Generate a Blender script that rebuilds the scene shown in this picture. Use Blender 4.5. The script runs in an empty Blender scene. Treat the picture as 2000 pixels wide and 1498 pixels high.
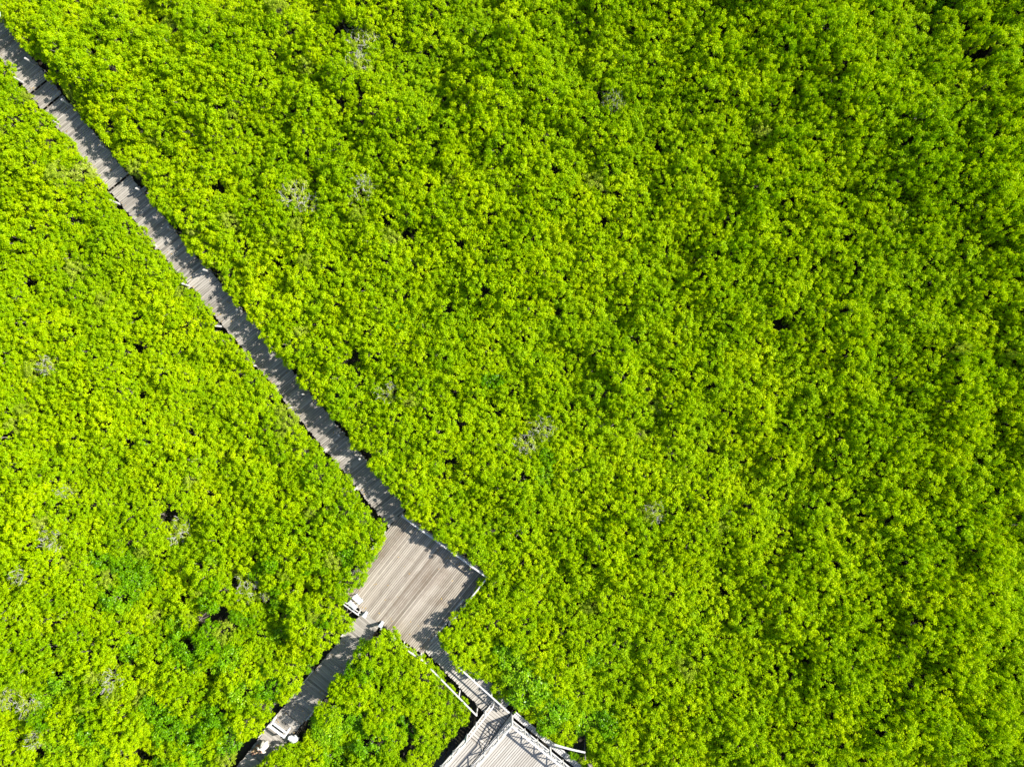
import bpy, bmesh, math, random
import numpy as np
from mathutils import Vector, Matrix

random.seed(7)
rng = np.random.default_rng(7)
scene = bpy.context.scene
COL = scene.collection

# ------------------------------------------------------------------ camera, sky, sun, exposure
F_PX = 1400.0            # focal length in pixels of the 2000 px wide photograph
CAM_Z = 56.0             # drone height above the mud
cam_d = bpy.data.cameras.new("camera")
cam_d.sensor_width = 36.0
cam_d.lens = F_PX / 2000.0 * 36.0
cam_d.clip_start = 0.5
cam_d.clip_end = 3000
cam = bpy.data.objects.new("camera", cam_d)
cam.location = (0, 0, CAM_Z)
COL.objects.link(cam)
scene.camera = cam

SUN_EL = math.radians(40)
SUN_AZ = math.atan2(0.957, 0.29)          # from +Y towards +X
sdir = Vector((math.sin(SUN_AZ) * math.cos(SUN_EL), math.cos(SUN_AZ) * math.cos(SUN_EL), math.sin(SUN_EL)))
world = bpy.data.worlds.new("World")
scene.world = world
world.use_nodes = True
wt = world.node_tree
sky = wt.nodes.new("ShaderNodeTexSky")
sky.sky_type = 'NISHITA'
sky.sun_disc = False
sky.sun_elevation = SUN_EL
sky.sun_rotation = SUN_AZ
wt.links.new(sky.outputs[0], wt.nodes["Background"].inputs[0])
wt.nodes["Background"].inputs[1].default_value = 0.095
sun_d = bpy.data.lights.new("sun", 'SUN')
sun_d.energy = 5.0
sun_d.angle = math.radians(0.5)
sun_d.color = (1.0, 0.95, 0.86)
sun = bpy.data.objects.new("sun", sun_d)
sun.rotation_euler = sdir.to_track_quat('Z', 'Y').to_euler()
sun.location = (40, 15, 60)
COL.objects.link(sun)
scene.view_settings.view_transform = 'Standard'
scene.view_settings.look = 'None'
scene.view_settings.exposure = 1.03
scene.view_settings.gamma = 1.0
scene.cycles.max_bounces = 8
scene.cycles.transmission_bounces = 4
scene.cycles.diffuse_bounces = 4

# ------------------------------------------------------------------ pixel <-> world
def W(px, py, z=1.0):
    k = (CAM_Z - z) / F_PX
    return Vector(((px - 1000.0) * k, (749.0 - py) * k, z))

def P(x, y, z):
    k = F_PX / (CAM_Z - z)
    return (1000.0 + x * k, 749.0 - y * k)

# ------------------------------------------------------------------ naming helpers
def link(o, parent=None):
    COL.objects.link(o)
    if parent is not None:
        o.parent = parent
    return o

def tag(o, label=None, cat=None, group=None, kind=None):
    if label: o["label"] = label
    if cat: o["category"] = cat
    if group: o["group"] = group
    if kind: o["kind"] = kind
    return o

def empty(name, loc=(0, 0, 0), rz=0.0):
    o = bpy.data.objects.new(name, None)
    o.location = loc
    o.rotation_euler = (0, 0, rz)
    o.empty_display_size = 0.3
    return link(o)

# ------------------------------------------------------------------ materials
def new_mat(name):
    m = bpy.data.materials.new(name)
    m.use_nodes = True
    nt = m.node_tree
    for n in list(nt.nodes):
        nt.nodes.remove(n)
    out = nt.nodes.new("ShaderNodeOutputMaterial")
    return m, nt, out

def ramp(nt, fac, stops):
    r = nt.nodes.new("ShaderNodeValToRGB")
    el = r.color_ramp.elements
    while len(el) < len(stops):
        el.new(0.5)
    for e, (p, c) in zip(el, stops):
        e.position = p
        e.color = (c[0], c[1], c[2], 1)
    nt.links.new(fac, r.inputs[0])
    return r.outputs[0]

def mathn(nt, op, a, b, clamp=False):
    n = nt.nodes.new("ShaderNodeMath")
    n.operation = op
    n.use_clamp = clamp
    for i, v in enumerate((a, b)):
        if isinstance(v, (int, float)):
            n.inputs[i].default_value = v
        else:
            nt.links.new(v, n.inputs[i])
    return n.outputs[0]

def leaf_mat(name, stops, trans=(1.0, 1.0, 0.1), tw=0.42, rough=0.5, spec=0.10, amp=0.30):
    m, nt, out = new_mat(name)
    at = nt.nodes.new("ShaderNodeAttribute"); at.attribute_name = "tint"
    oi = nt.nodes.new("ShaderNodeObjectInfo")
    geo = nt.nodes.new("ShaderNodeNewGeometry")
    no = nt.nodes.new("ShaderNodeTexNoise")
    no.inputs["Scale"].default_value = 0.09
    no.inputs["Detail"].default_value = 2.5
    nt.links.new(geo.outputs["Position"], no.inputs["Vector"])
    a = mathn(nt, 'MULTIPLY', at.outputs["Fac"], 0.62)
    b = mathn(nt, 'MULTIPLY', oi.outputs["Random"], amp)
    c = mathn(nt, 'SUBTRACT', no.outputs["Fac"], 0.42)
    s = mathn(nt, 'ADD', mathn(nt, 'ADD', a, b), mathn(nt, 'MULTIPLY', c, 0.4), True)
    col = ramp(nt, s, stops)
    pb = nt.nodes.new("ShaderNodeBsdfPrincipled")
    nt.links.new(col, pb.inputs["Base Color"])
    pb.inputs["Roughness"].default_value = rough
    pb.inputs["Specular IOR Level"].default_value = spec
    tr = nt.nodes.new("ShaderNodeBsdfTranslucent")
    mx = nt.nodes.new("ShaderNodeMixRGB"); mx.blend_type = 'MULTIPLY'
    mx.inputs[0].default_value = 1.0
    mx.inputs[2].default_value = (*trans, 1)
    nt.links.new(col, mx.inputs[1])
    nt.links.new(mx.outputs[0], tr.inputs["Color"])
    ms = nt.nodes.new("ShaderNodeMixShader")
    ms.inputs[0].default_value = tw
    nt.links.new(pb.outputs[0], ms.inputs[1])
    nt.links.new(tr.outputs[0], ms.inputs[2])
    nt.links.new(ms.outputs[0], out.inputs[0])
    return m

def wood_mat(name, stops, stain=(0.22, 0.17, 0.12), stain_amt=0.45, rough=0.75):
    m, nt, out = new_mat(name)
    at = nt.nodes.new("ShaderNodeAttribute"); at.attribute_name = "guv"
    sep = nt.nodes.new("ShaderNodeSeparateXYZ")
    nt.links.new(at.outputs["Vector"], sep.inputs[0])
    cmb = nt.nodes.new("ShaderNodeCombineXYZ")
    nt.links.new(mathn(nt, 'MULTIPLY', sep.outputs[0], 1.6), cmb.inputs[0])
    nt.links.new(mathn(nt, 'MULTIPLY', sep.outputs[1], 26.0), cmb.inputs[1])
    nt.links.new(mathn(nt, 'MULTIPLY', sep.outputs[2], 9.0), cmb.inputs[2])
    g = nt.nodes.new("ShaderNodeTexNoise")
    g.inputs["Scale"].default_value = 1.0
    g.inputs["Detail"].default_value = 6
    g.inputs["Roughness"].default_value = 0.65
    nt.links.new(cmb.outputs[0], g.inputs["Vector"])
    s = mathn(nt, 'ADD', mathn(nt, 'MULTIPLY', sep.outputs[2], 0.6), mathn(nt, 'MULTIPLY', mathn(nt, 'SUBTRACT', g.outputs["Fac"], 0.3), 0.75), True)
    col = ramp(nt, s, stops)
    geo = nt.nodes.new("ShaderNodeNewGeometry")
    st = nt.nodes.new("ShaderNodeTexNoise")
    st.inputs["Scale"].default_value = 0.55
    st.inputs["Detail"].default_value = 5
    st.inputs["Roughness"].default_value = 0.6
    nt.links.new(geo.outputs["Position"], st.inputs["Vector"])
    sf = mathn(nt, 'MULTIPLY', mathn(nt, 'SUBTRACT', st.outputs["Fac"], 0.46), 4.0 * stain_amt, True)
    mx = nt.nodes.new("ShaderNodeMixRGB")
    nt.links.new(sf, mx.inputs[0])
    nt.links.new(col, mx.inputs[1])
    mx.inputs[2].default_value = (*stain, 1)
    pb = nt.nodes.new("ShaderNodeBsdfPrincipled")
    nt.links.new(mx.outputs[0], pb.inputs["Base Color"])
    pb.inputs["Roughness"].default_value = rough
    pb.inputs["Specular IOR Level"].default_value = 0.25
    bp = nt.nodes.new("ShaderNodeBump")
    bp.inputs["Strength"].default_value = 0.35
    bp.inputs["Distance"].default_value = 0.01
    nt.links.new(g.outputs["Fac"], bp.inputs["Height"])
    nt.links.new(bp.outputs[0], pb.inputs["Normal"])
    nt.links.new(pb.outputs[0], out.inputs[0])
    return m

def plain_mat(name, c1, c2, scale=6.0, rough=0.6, spec=0.3, bump=0.0):
    m, nt, out = new_mat(name)
    tc = nt.nodes.new("ShaderNodeTexCoord")
    no = nt.nodes.new("ShaderNodeTexNoise")
    no.inputs["Scale"].default_value = scale
    no.inputs["Detail"].default_value = 5
    nt.links.new(tc.outputs["Object"], no.inputs["Vector"])
    col = ramp(nt, no.outputs["Fac"], [(0.3, c1), (0.7, c2)])
    pb = nt.nodes.new("ShaderNodeBsdfPrincipled")
    nt.links.new(col, pb.inputs["Base Color"])
    pb.inputs["Roughness"].default_value = rough
    pb.inputs["Specular IOR Level"].default_value = spec
    if bump:
        bp = nt.nodes.new("ShaderNodeBump")
        bp.inputs["Strength"].default_value = bump
        bp.inputs["Distance"].default_value = 0.03
        nt.links.new(no.outputs["Fac"], bp.inputs["Height"])
        nt.links.new(bp.outputs[0], pb.inputs["Normal"])
    nt.links.new(pb.outputs[0], out.inputs[0])
    return m

GOLD = [(0.0, (0.14, 0.32, 0.0)), (0.35, (0.31, 0.505, 0.0)), (0.7, (0.48, 0.635, 0.0)), (1.0, (0.65, 0.73, 0.0))]
GREEN = [(0.0, (0.08, 0.24, 0.0)), (0.4, (0.18, 0.41, 0.0)), (0.75, (0.34, 0.56, 0.003)), (1.0, (0.58, 0.74, 0.06))]
DULL = [(0.0, (0.20, 0.32, 0.01)), (0.4, (0.36, 0.49, 0.02)), (0.75, (0.50, 0.60, 0.06)), (1.0, (0.64, 0.68, 0.22))]
M_LEAF = leaf_mat("yellow_green_leaves", GOLD)
M_GREEN = leaf_mat("deep_green_leaves", GREEN, rough=0.36, spec=0.26)
M_DULL = leaf_mat("dull_olive_leaves", DULL)
M_BARK = plain_mat("mangrove_bark", (0.13, 0.11, 0.09), (0.26, 0.23, 0.20), 9, 0.85, 0.2, 0.4)
M_TWIG = plain_mat("bare_grey_twigs", (0.30, 0.28, 0.28), (0.50, 0.48, 0.49), 9, 0.85, 0.2)
M_DECK = wood_mat("weathered_deck_boards", [(0.0, (0.13, 0.10, 0.075)), (0.35, (0.27, 0.235, 0.19)), (0.7, (0.39, 0.345, 0.285)), (1.0, (0.48, 0.435, 0.37))], (0.17, 0.12, 0.08), 0.6)
M_WALK = wood_mat("grey_walkway_boards", [(0.0, (0.11, 0.10, 0.09)), (0.35, (0.26, 0.24, 0.21)), (0.7, (0.38, 0.35, 0.31)), (1.0, (0.50, 0.47, 0.43))], (0.17, 0.14, 0.11), 0.5)
M_PALE = wood_mat("pale_tower_boards", [(0.0, (0.22, 0.20, 0.175)), (0.4, (0.37, 0.345, 0.305)), (0.8, (0.47, 0.44, 0.395)), (1.0, (0.54, 0.515, 0.47))], (0.25, 0.22, 0.18), 0.35)
M_RAIL = wood_mat("bleached_rail_timber", [(0.0, (0.36, 0.35, 0.335)), (0.5, (0.50, 0.49, 0.475)), (1.0, (0.60, 0.59, 0.58))], (0.42, 0.40, 0.37), 0.2)
M_POST = wood_mat("grey_post_timber", [(0.0, (0.28, 0.27, 0.26)), (0.5, (0.45, 0.44, 0.42)), (1.0, (0.58, 0.57, 0.55))], (0.30, 0.28, 0.26), 0.25)
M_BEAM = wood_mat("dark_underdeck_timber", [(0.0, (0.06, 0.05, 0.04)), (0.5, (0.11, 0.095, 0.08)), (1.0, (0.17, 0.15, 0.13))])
M_MUD = plain_mat("wet_mangrove_mud", (0.016, 0.014, 0.010), (0.045, 0.038, 0.028), 0.9, 0.5, 0.4, 0.5)
M_WHITE = plain_mat("white_paint", (0.78, 0.78, 0.78), (0.84, 0.84, 0.84), 4, 0.4, 0.4)
M_PBLUE = plain_mat("pale_blue_board", (0.52, 0.66, 0.72), (0.64, 0.76, 0.80), 5, 0.45, 0.4)
M_BOLL = plain_mat("pale_grey_blue_paint", (0.42, 0.48, 0.52), (0.58, 0.63, 0.66), 7, 0.6, 0.3)
M_SKIN = plain_mat("skin", (0.42, 0.24, 0.16), (0.48, 0.28, 0.19), 20, 0.5, 0.3)
M_HAIR = plain_mat("dark_brown_hair", (0.025, 0.014, 0.010), (0.05, 0.028, 0.02), 30, 0.5, 0.4)
M_CLOTH = plain_mat("cream_cotton", (0.66, 0.62, 0.52), (0.80, 0.77, 0.70), 5, 0.85, 0.1)
M_TAN = plain_mat("tan_cotton", (0.40, 0.26, 0.14), (0.52, 0.36, 0.22), 5, 0.85, 0.1)
M_PLUM = plain_mat("purple_print", (0.32, 0.22, 0.42), (0.38, 0.27, 0.48), 12, 0.6, 0.2)
M_EYE = plain_mat("eye", (0.03, 0.02, 0.02), (0.05, 0.03, 0.03), 5, 0.2, 0.5)

# ------------------------------------------------------------------ mesh builder for timber
class MB:
    def __init__(self):
        self.v, self.f, self.g = [], [], []

    def hexa(self, pts, us, vs, tint=None):
        """pts: 8 corners (bottom 4, top 4); us, vs: grain coordinates"""
        t = random.random() if tint is None else tint
        o = random.uniform(0, 60)
        n = len(self.v)
        self.v += [tuple(p) for p in pts]
        self.g += [(u + o, v + o * 0.37, t) for u, v in zip(us, vs)]
        for q in ((3, 2, 1, 0), (4, 5, 6, 7), (0, 1, 5, 4), (1, 2, 6, 5), (2, 3, 7, 6), (3, 0, 4, 7)):
            self.f.append(tuple(n + i for i in q))

    def beam(self, p, q, w, h, tint=None, up=(0, 0, 1), taper=1.0):
        p, q = Vector(p), Vector(q)
        d = q - p
        L = d.length
        d.normalize()
        up = Vector(up)
        s = d.cross(up)
        if s.length < 1e-4:
            s = d.cross(Vector((1, 0, 0)))
        s.normalize()
        u = s.cross(d)
        s = s * (w / 2)
        u = u * (h / 2)
        a = [p - s - u, p + s - u, q + s * taper - u * taper, q - s * taper - u * taper,
             p - s + u, p + s + u, q + s * taper + u * taper, q - s * taper + u * taper]
        self.hexa(a, (0, 0, L, L) * 2, (-w / 2, w / 2, w / 2, -w / 2) * 2, tint)

    def pole(self, p, q, r0, r1, n=9, tint=None, bend=0.0):
        """round timber with a slightly domed end"""
        p, q = Vector(p), Vector(q)
        t = random.random() if tint is None else tint
        o = random.uniform(0, 60)
        d = (q - p)
        L = d.length
        d.normalize()
        a = d.cross(Vector((0.31, 0.87, 0.2))).normalized()
        b = d.cross(a)
        base = len(self.v)
        rows = [(0.0, 1.0), (0.33, 1.0), (0.66, 1.0), (0.985, 1.0), (1.0, 0.8)]
        for k, (s, m) in enumerate(rows):
            r = (r0 + (r1 - r0) * s) * m
            c = p + d * L * s + a * bend * math.sin(math.pi * s)
            for i in range(n):
                an = 2 * math.pi * i / n
                self.v.append(tuple(c + a * math.cos(an) * r + b * math.sin(an) * r))
                self.g.append((s * L + o, r * an + o * 0.3, t))
        for k in range(len(rows) - 1):
            for i in range(n):
                j = (i + 1) % n
                self.f.append((base + k * n + i, base + k * n + j, base + (k + 1) * n + j, base + (k + 1) * n + i))
        self.f.append(tuple(base + (len(rows) - 1) * n + i for i in range(n)))
        self.f.append(tuple(base + i for i in reversed(range(n))))

    def build(self, name, mat, parent=None, bevel=0.0):
        me = bpy.data.meshes.new(name)
        me.from_pydata(self.v, [], self.f)
        at = me.attributes.new("guv", 'FLOAT_VECTOR', 'POINT')
        at.data.foreach_set("vector", np.array(self.g, dtype=np.float32).ravel())
        me.materials.append(mat)
        me.validate()
        bm = bmesh.new(); bm.from_mesh(me)
        bmesh.ops.recalc_face_normals(bm, faces=bm.faces[:])
        bm.to_mesh(me); bm.free()
        o = bpy.data.objects.new(name, me)
        if bevel:
            b = o.modifiers.new("bevel", 'BEVEL')
            b.width = bevel
            b.segments = 1
        return link(o, parent)

def d2(p, q):
    v = Vector((q[0] - p[0], q[1] - p[1], 0))
    return v.normalized()

# ------------------------------------------------------------------ ground
me = bpy.data.meshes.new("mud_ground")
n = 60
vs, fs = [], []
for j in range(n + 1):
    for i in range(n + 1):
        u, v = (i / n * 2 - 1), (j / n * 2 - 1)
        x, y = 60 * u + 740 * u ** 5, 60 * v + 740 * v ** 5
        z = 0.0 if max(abs(x), abs(y)) > 90 else 0.10 * math.sin(x * 0.31 + 1.3 * math.sin(y * 0.21)) * math.cos(y * 0.27)
        vs.append((x, y, z - 0.05))
for j in range(n):
    for i in range(n):
        a = j * (n + 1) + i
        fs.append((a, a + 1, a + n + 2, a + n + 1))
me.from_pydata(vs, [], fs)
me.materials.append(M_MUD)
for p in me.polygons: p.use_smooth = True
tag(link(bpy.data.objects.new("mud_ground", me)), kind="structure", label="dark wet mud showing in the gaps under the mangroves")

# ------------------------------------------------------------------ long boardwalk
DZ = 1.0
def walk_boards(mb, c0, c1, half_l, half_r, z, pitch=0.15, gap=0.022, th=0.04, jit=0.08, section=None, tints=None, skew=0.0):
    """cross boards from world point c0 to c1; half_l / half_r are functions of the distance"""
    d = d2(c0, c1)
    nrm = Vector((d.y, -d.x, 0))          # to the right of travel
    L = (Vector((c1[0], c1[1], 0)) - Vector((c0[0], c0[1], 0))).length
    s = 0.0
    sec_off = 0.0
    nxt = 0.0
    while s < L:
        w = pitch * random.uniform(0.82, 1.18)
        if section and s >= nxt:
            sec_off = random.uniform(-0.10, 0.10)
            nxt = s + section * random.uniform(0.75, 1.25)
        hl = half_l(s) + random.uniform(-jit, jit) - sec_off
        hr = half_r(s) + random.uniform(-jit, jit) + sec_off
        c = Vector((c0[0], c0[1], 0)) + d * (s + w / 2)
        zz = (z(s) if callable(z) else z) + random.uniform(-0.007, 0.007)
        tw = random.uniform(-0.015, 0.015) + skew
        a = c - nrm * hl - d * tw + Vector((0, 0, zz - th / 2))
        b = c + nrm * hr + d * tw + Vector((0, 0, zz - th / 2 + random.uniform(-0.006, 0.006)))
        t = min(1, max(0, random.gauss(0.55, 0.24)))
        if random.random() > 0.004:
            mb.beam(a, b, w - gap * random.uniform(0.5, 1.5), th, t)
        s += w
    return d, nrm, L

boardwalk = empty("boardwalk", W(400, 556, 0))
tag(boardwalk, "long straight weathered plank boardwalk running from the upper left corner to the square platform", "boardwalk")
def under(o, parent):     # keep world placement while parenting under an empty
    o.parent = parent
    o.matrix_parent_inverse = Matrix.Translation(parent.location).inverted() if parent.rotation_euler.z == 0 else \
        (Matrix.Translation(parent.location) @ Matrix.Rotation(parent.rotation_euler.z, 4, 'Z')).inverted()
    return o

mb = MB()
A0, A1 = W(-92, -39), W(766, 1000)
da, na, LA = walk_boards(mb, A0, A1, lambda s: 0.97, lambda s: 0.97, DZ, pitch=0.165, section=2.05, jit=0.07)
# last wedge of boards, running up against the slanting platform edge
mb2_c0 = A1
Nc, Ec, Sc, Wc = W(785, 1000), W(952, 1120), W(826, 1277), W(659, 1157)
nw = d2(Nc, Wc)
s = 0.0
while s < 1.75:
    # board from right post line (x = +0.9) clipped by the platform's edge on its near side
    c = Vector((A1.x, A1.y, 0)) + da * (s + 0.08)
    # intersection parameter along na with NW edge line
    rel = Vector((Nc.x, Nc.y, 0)) - c
    den = na.x * nw.y - na.y * nw.x
    tt = (rel.x * nw.y - rel.y * nw.x) / den
    r_end = max(-0.97, tt + 0.05)
    if r_end < 0.8:
        mb.beam(c + na * (0.97 + random.uniform(-.05, .05)) + Vector((0, 0, DZ - 0.02)), c + na * r_end + Vector((0, 0, DZ - 0.02)), 0.14, 0.04)
    s += 0.163
under(mb.build("deck", M_WALK), boardwalk)
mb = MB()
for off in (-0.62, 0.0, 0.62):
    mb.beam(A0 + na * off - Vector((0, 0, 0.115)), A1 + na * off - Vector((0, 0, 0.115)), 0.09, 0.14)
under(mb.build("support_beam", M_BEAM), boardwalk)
# posts: right and left rows, measured along the walk
posts_r = [(69, 131), (138, 208), (212, 295), (277, 376), (340, 453), (409, 532), (470, 610), (594, 771), (664, 852), (705, 897)]
posts_l = [(47, 160), (115, 240), (235, 397), (308, 480), (371, 558), (432, 635), (505, 714), (571, 793), (640, 876), (700, 952)]
for i, (px, py) in enumerate(posts_r + posts_l):
    left = i >= len(posts_r)
    b = W(px, py)
    b = b + (na * (0.10 if left else -0.10))          # na points to the lower left row
    h = random.uniform(1.0, 1.3)
    if (px, py) in ((505, 714), (571, 793), (640, 876), (700, 952), (594, 771), (664, 852), (705, 897)):
        h = random.uniform(0.55, 0.95)
    lean = Vector((random.uniform(-.09, .09), random.uniform(-.09, .09), 0))
    mb = MB()
    mb.pole((b.x, b.y, -0.3), (b.x + lean.x, b.y + lean.y, DZ + h), 0.095, 0.078, tint=random.uniform(.45, 1), bend=0.02)
    under(mb.build("post", M_POST), boardwalk)
# the odd broken end boards that stick out beside some posts
for (px, py, sg) in ((308, 480, 1), (371, 558, 1), (640, 876, 1), (700, 952, 1), (405, 525, -1), (280, 372, -1), (662, 850, -1), (704, 897, -1)):
    b = W(px, py)
    for k in range(2):
        c = b + da * (0.19 * k - 0.10) + Vector((0, 0, 0.025))
        mb = MB()
        mb.beam(c + na * sg * random.uniform(0.12, 0.32), c - na * sg * random.uniform(0.5, 0.9), 0.14, 0.035, random.uniform(.6, 1))
        under(mb.build("loose_board", M_WALK), boardwalk)

# ------------------------------------------------------------------ square platform
PZ = 1.10
platform = empty("viewing_platform", W(806, 1138, 0))
tag(platform, "square open platform of beige boards with grey handrails, ending the long boardwalk", "platform")
def lift(p, z): return Vector((p.x, p.y, z))
mb = MB()
e_u = Ec - Nc; e_v = Wc - Nc
Lu, Lv = e_u.length, e_v.length
uu, vv = e_u.normalized(), e_v.normalized()
npl = int(Lu / 0.148)
joists = [0, 0.9, 1.9, 2.9, 3.9, 4.9, 5.9, 6.9, Lv]
for i in range(npl):
    u0 = Lu * i / npl
    pw = Lu / npl
    cuts = [-0.06 + random.uniform(-.04, .04)] + sorted(random.sample(joists[1:-1], random.choice((1, 1, 2)))) + [Lv + random.uniform(-.03, .07)]
    base_t = min(1, max(0, random.gauss(0.62, 0.2)))
    for a, b in zip(cuts[:-1], cuts[1:]):
        p = Nc + uu * (u0 + pw / 2) + vv * (a + 0.004)
        q = Nc + uu * (u0 + pw / 2 + random.uniform(-.003, .003)) + vv * (b - 0.004)
        z = PZ - 0.02 + random.uniform(-.005, .005)
        mb.beam(lift(p, z), lift(q, z), pw - random.uniform(0.014, 0.040), 0.04, min(1, max(0, base_t + random.gauss(0, .12))))
under(mb.build("deck", M_DECK), platform)
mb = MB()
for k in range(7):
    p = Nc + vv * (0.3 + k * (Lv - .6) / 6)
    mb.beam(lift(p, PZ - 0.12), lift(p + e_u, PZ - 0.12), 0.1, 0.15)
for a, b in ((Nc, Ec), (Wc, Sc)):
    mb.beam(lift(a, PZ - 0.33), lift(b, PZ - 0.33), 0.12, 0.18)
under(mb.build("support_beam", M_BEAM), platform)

def plank_rail(parent, p, q, z0, h, posts, name="railing", double=True, w=0.12, mat=None, top_name=True):
    """round/square posts, flat top rail, thinner mid rail"""
    mat = mat or M_RAIL
    m = MB()
    m.beam(lift(p, z0 + h), lift(q, z0 + h), w, 0.05, random.uniform(.6, 1))
    if double:
        m.beam(lift(p, z0 + h * 0.5), lift(q, z0 + h * 0.5), 0.04, 0.09, random.uniform(.5, .9))
    r = under(m.build(name, mat), parent)
    for t in posts:
        c = p + (q - p) * t
        m = MB()
        m.beam((c.x, c.y, -0.2), (c.x + random.uniform(-.03, .03), c.y + random.uniform(-.03, .03), z0 + h - 0.028), 0.10, 0.10, random.uniform(.4, .9), up=(d2(p, q).x, d2(p, q).y, 0))
        o = m.build("post", mat)
        o.parent = r
        o.matrix_parent_inverse = Matrix.Translation(parent.location).inverted() if False else Matrix.Identity(4)
    return r

def rail_on(parent, p, q, z0, h, posts, **k):
    """posts are sub-parts of the rail; everything built in world space"""
    r = plank_rail(parent, p, q, z0, h, posts, **k)
    return r

off = 0.03
nNE = Vector((uu.y, -uu.x, 0)); nNE = nNE if nNE.dot(Nc - Wc) > 0 else -nNE
rail_on(platform, Nc + uu * 0.15 + nNE * .02, Ec + nNE * .02, PZ, 1.05, (0.01, .2, .4, .6, .8))
nSE = uu
rail_on(platform, Ec + nSE * .03 + vv * .1, Ec + nSE * .03 + vv * 4.6, PZ, 1.05, (0.02, .35, .68, 1.0), w=0.10)
nSW = -nNE
rail_on(platform, Wc + nSW * .03 + uu * 0.25, Wc + nSW * .03 + uu * 2.35, PZ, 1.0, (0.05, .5, .95), w=0.09)
rail_on(platform, Wc + nSW * .03 + uu * 5.3, Sc + nSW * .03, PZ, 1.0, (0.05, .4, .72, 1.0), w=0.09)
rail_on(platform, Nc - uu * 0.03 + vv * 1.9, Nc - uu * 0.03 + vv * 5.9, PZ, 0.55, (0.02, .3, .6, .98), w=0.10, double=False)
# corner post
mb = MB(); mb.pole((Ec.x + .06, Ec.y + .03, -.2), (Ec.x + .08, Ec.y, PZ + 1.12), 0.10, 0.095, tint=.8)
under(mb.build("post", M_POST), platform)
# grey kerb timber lying along the right edge
mb = MB()
mb.beam(lift(Ec + vv * 2.6 - uu * .22, PZ + .05), lift(Ec + vv * 3.9 - uu * .26, PZ + .05), 0.14, 0.09, .6)
mb.beam(lift(Ec + vv * 4.7 - uu * .1, PZ + .05), lift(Ec + vv * 6.7 - uu * .14, PZ + .05), 0.12, 0.09, .2)
under(mb.build("kerb_timber", M_POST), platform)
# short stump brace on the lower left rail
mb = MB()
p = W(795, 1275, 0.4); mb.beam(p, W(800, 1264, 1.5), 0.07, 0.07, .7)
under(mb.build("brace", M_RAIL), platform)

# ------------------------------------------------------------------ short walkway, lower left
sw = empty("short_walkway", W(610, 1340, 0))
tag(sw, "shaded grey plank walkway leading from the square platform to the lower left edge", "walkway")
B0 = W(728, 1207, .98); B1 = W(415, 1590, .98)
mb = MB()
db, nb, LB = walk_boards(mb, B0, B1, lambda s: 0.86 if s < 1 else 0.97, lambda s: 0.86 if s < 1 else 0.97, lambda s: 0.98 + 0.10 * max(0, 1 - s / 0.9), pitch=0.17, gap=0.012, section=2.2, jit=0.035)
under(mb.build("deck", M_WALK), sw)
mb = MB()
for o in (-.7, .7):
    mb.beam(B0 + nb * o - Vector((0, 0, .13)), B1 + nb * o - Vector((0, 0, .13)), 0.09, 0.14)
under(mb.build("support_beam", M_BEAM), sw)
# low edge boards on both sides in the outer half
for o, a, b in ((0.99, 6.0, 8.3), (-0.99, 7.4, 9.3), (-0.99, 4.2, 5.2), (0.99, 2.0, 2.6), (0.99, 10.4, 12.6)):
    p = B0 + db * a + nb * o; q = B0 + db * b + nb * o
    mb = MB()
    mb.beam(lift(p, 1.03), lift(q, 1.03), 0.09, 0.10, .8)
    under(mb.build("edge_board", M_POST), sw)
for (a, o) in ((0.3, -1.0), (3.2, -1.05), (3.2, 1.05), (6.1, -1.05), (6.1, 1.08), (9.1, -1.05), (9.1, 1.08), (12, -1.05), (12, 1.05)):
    p = B0 + db * a + nb * o
    mb = MB(); mb.pole((p.x, p.y, -.2), (p.x + .03, p.y, 1.02), .075, .07, tint=.6)
    under(mb.build("post", M_POST), sw)

# ------------------------------------------------------------------ walkway from platform to the railed deck
tw = empty("railed_walkway", W(900, 1330, 0))
tag(tw, "narrow plank walkway with handrails between the square platform and the raised railed deck", "walkway")
C0 = W(837, 1252, 1.0); C1 = W(972, 1392, 1.0)
mb = MB()
def right_edge(s):
    if s < 3.2: return 0.70 + 0.06 * math.sin(s * 3)
    if s < 4.4: return 1.05 + 0.25 * (s - 3.2)
    return 1.12 + 0.13 * (s - 4.4)
dc, nc, LC = walk_boards(mb, C0, C1, lambda s: right_edge(s) if s < 6.6 else 1.3, lambda s: 0.72, 1.0, pitch=0.17, gap=0.035, jit=0.06)
nc_left = -nc if nc.y < 0 else nc
under(mb.build("deck", M_PALE), tw)
mb = MB()
for o in (-.55, .55):
    mb.beam(lift(C0 + nc * o, .89), lift(C1 + nc * o, .89), 0.09, 0.13)
under(mb.build("support_beam", M_BEAM), tw)
# handrails (top rail runs on past the platform's corner)
L0, L1 = W(806, 1255, 1.0), W(933, 1386, 1.0)
R0, R1 = W(872, 1268, 1.0), W(995, 1380, 1.0)
L0 = W(823, 1274, 1.0)
rail_on(tw, L0, L1, 1.0, 1.0, (.0, .33, .68, .99), w=0.10, double=False)
rail_on(tw, W(880, 1277), R1, 1.0, 1.0, (.02, .40, .70), w=0.10, double=False)

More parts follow.
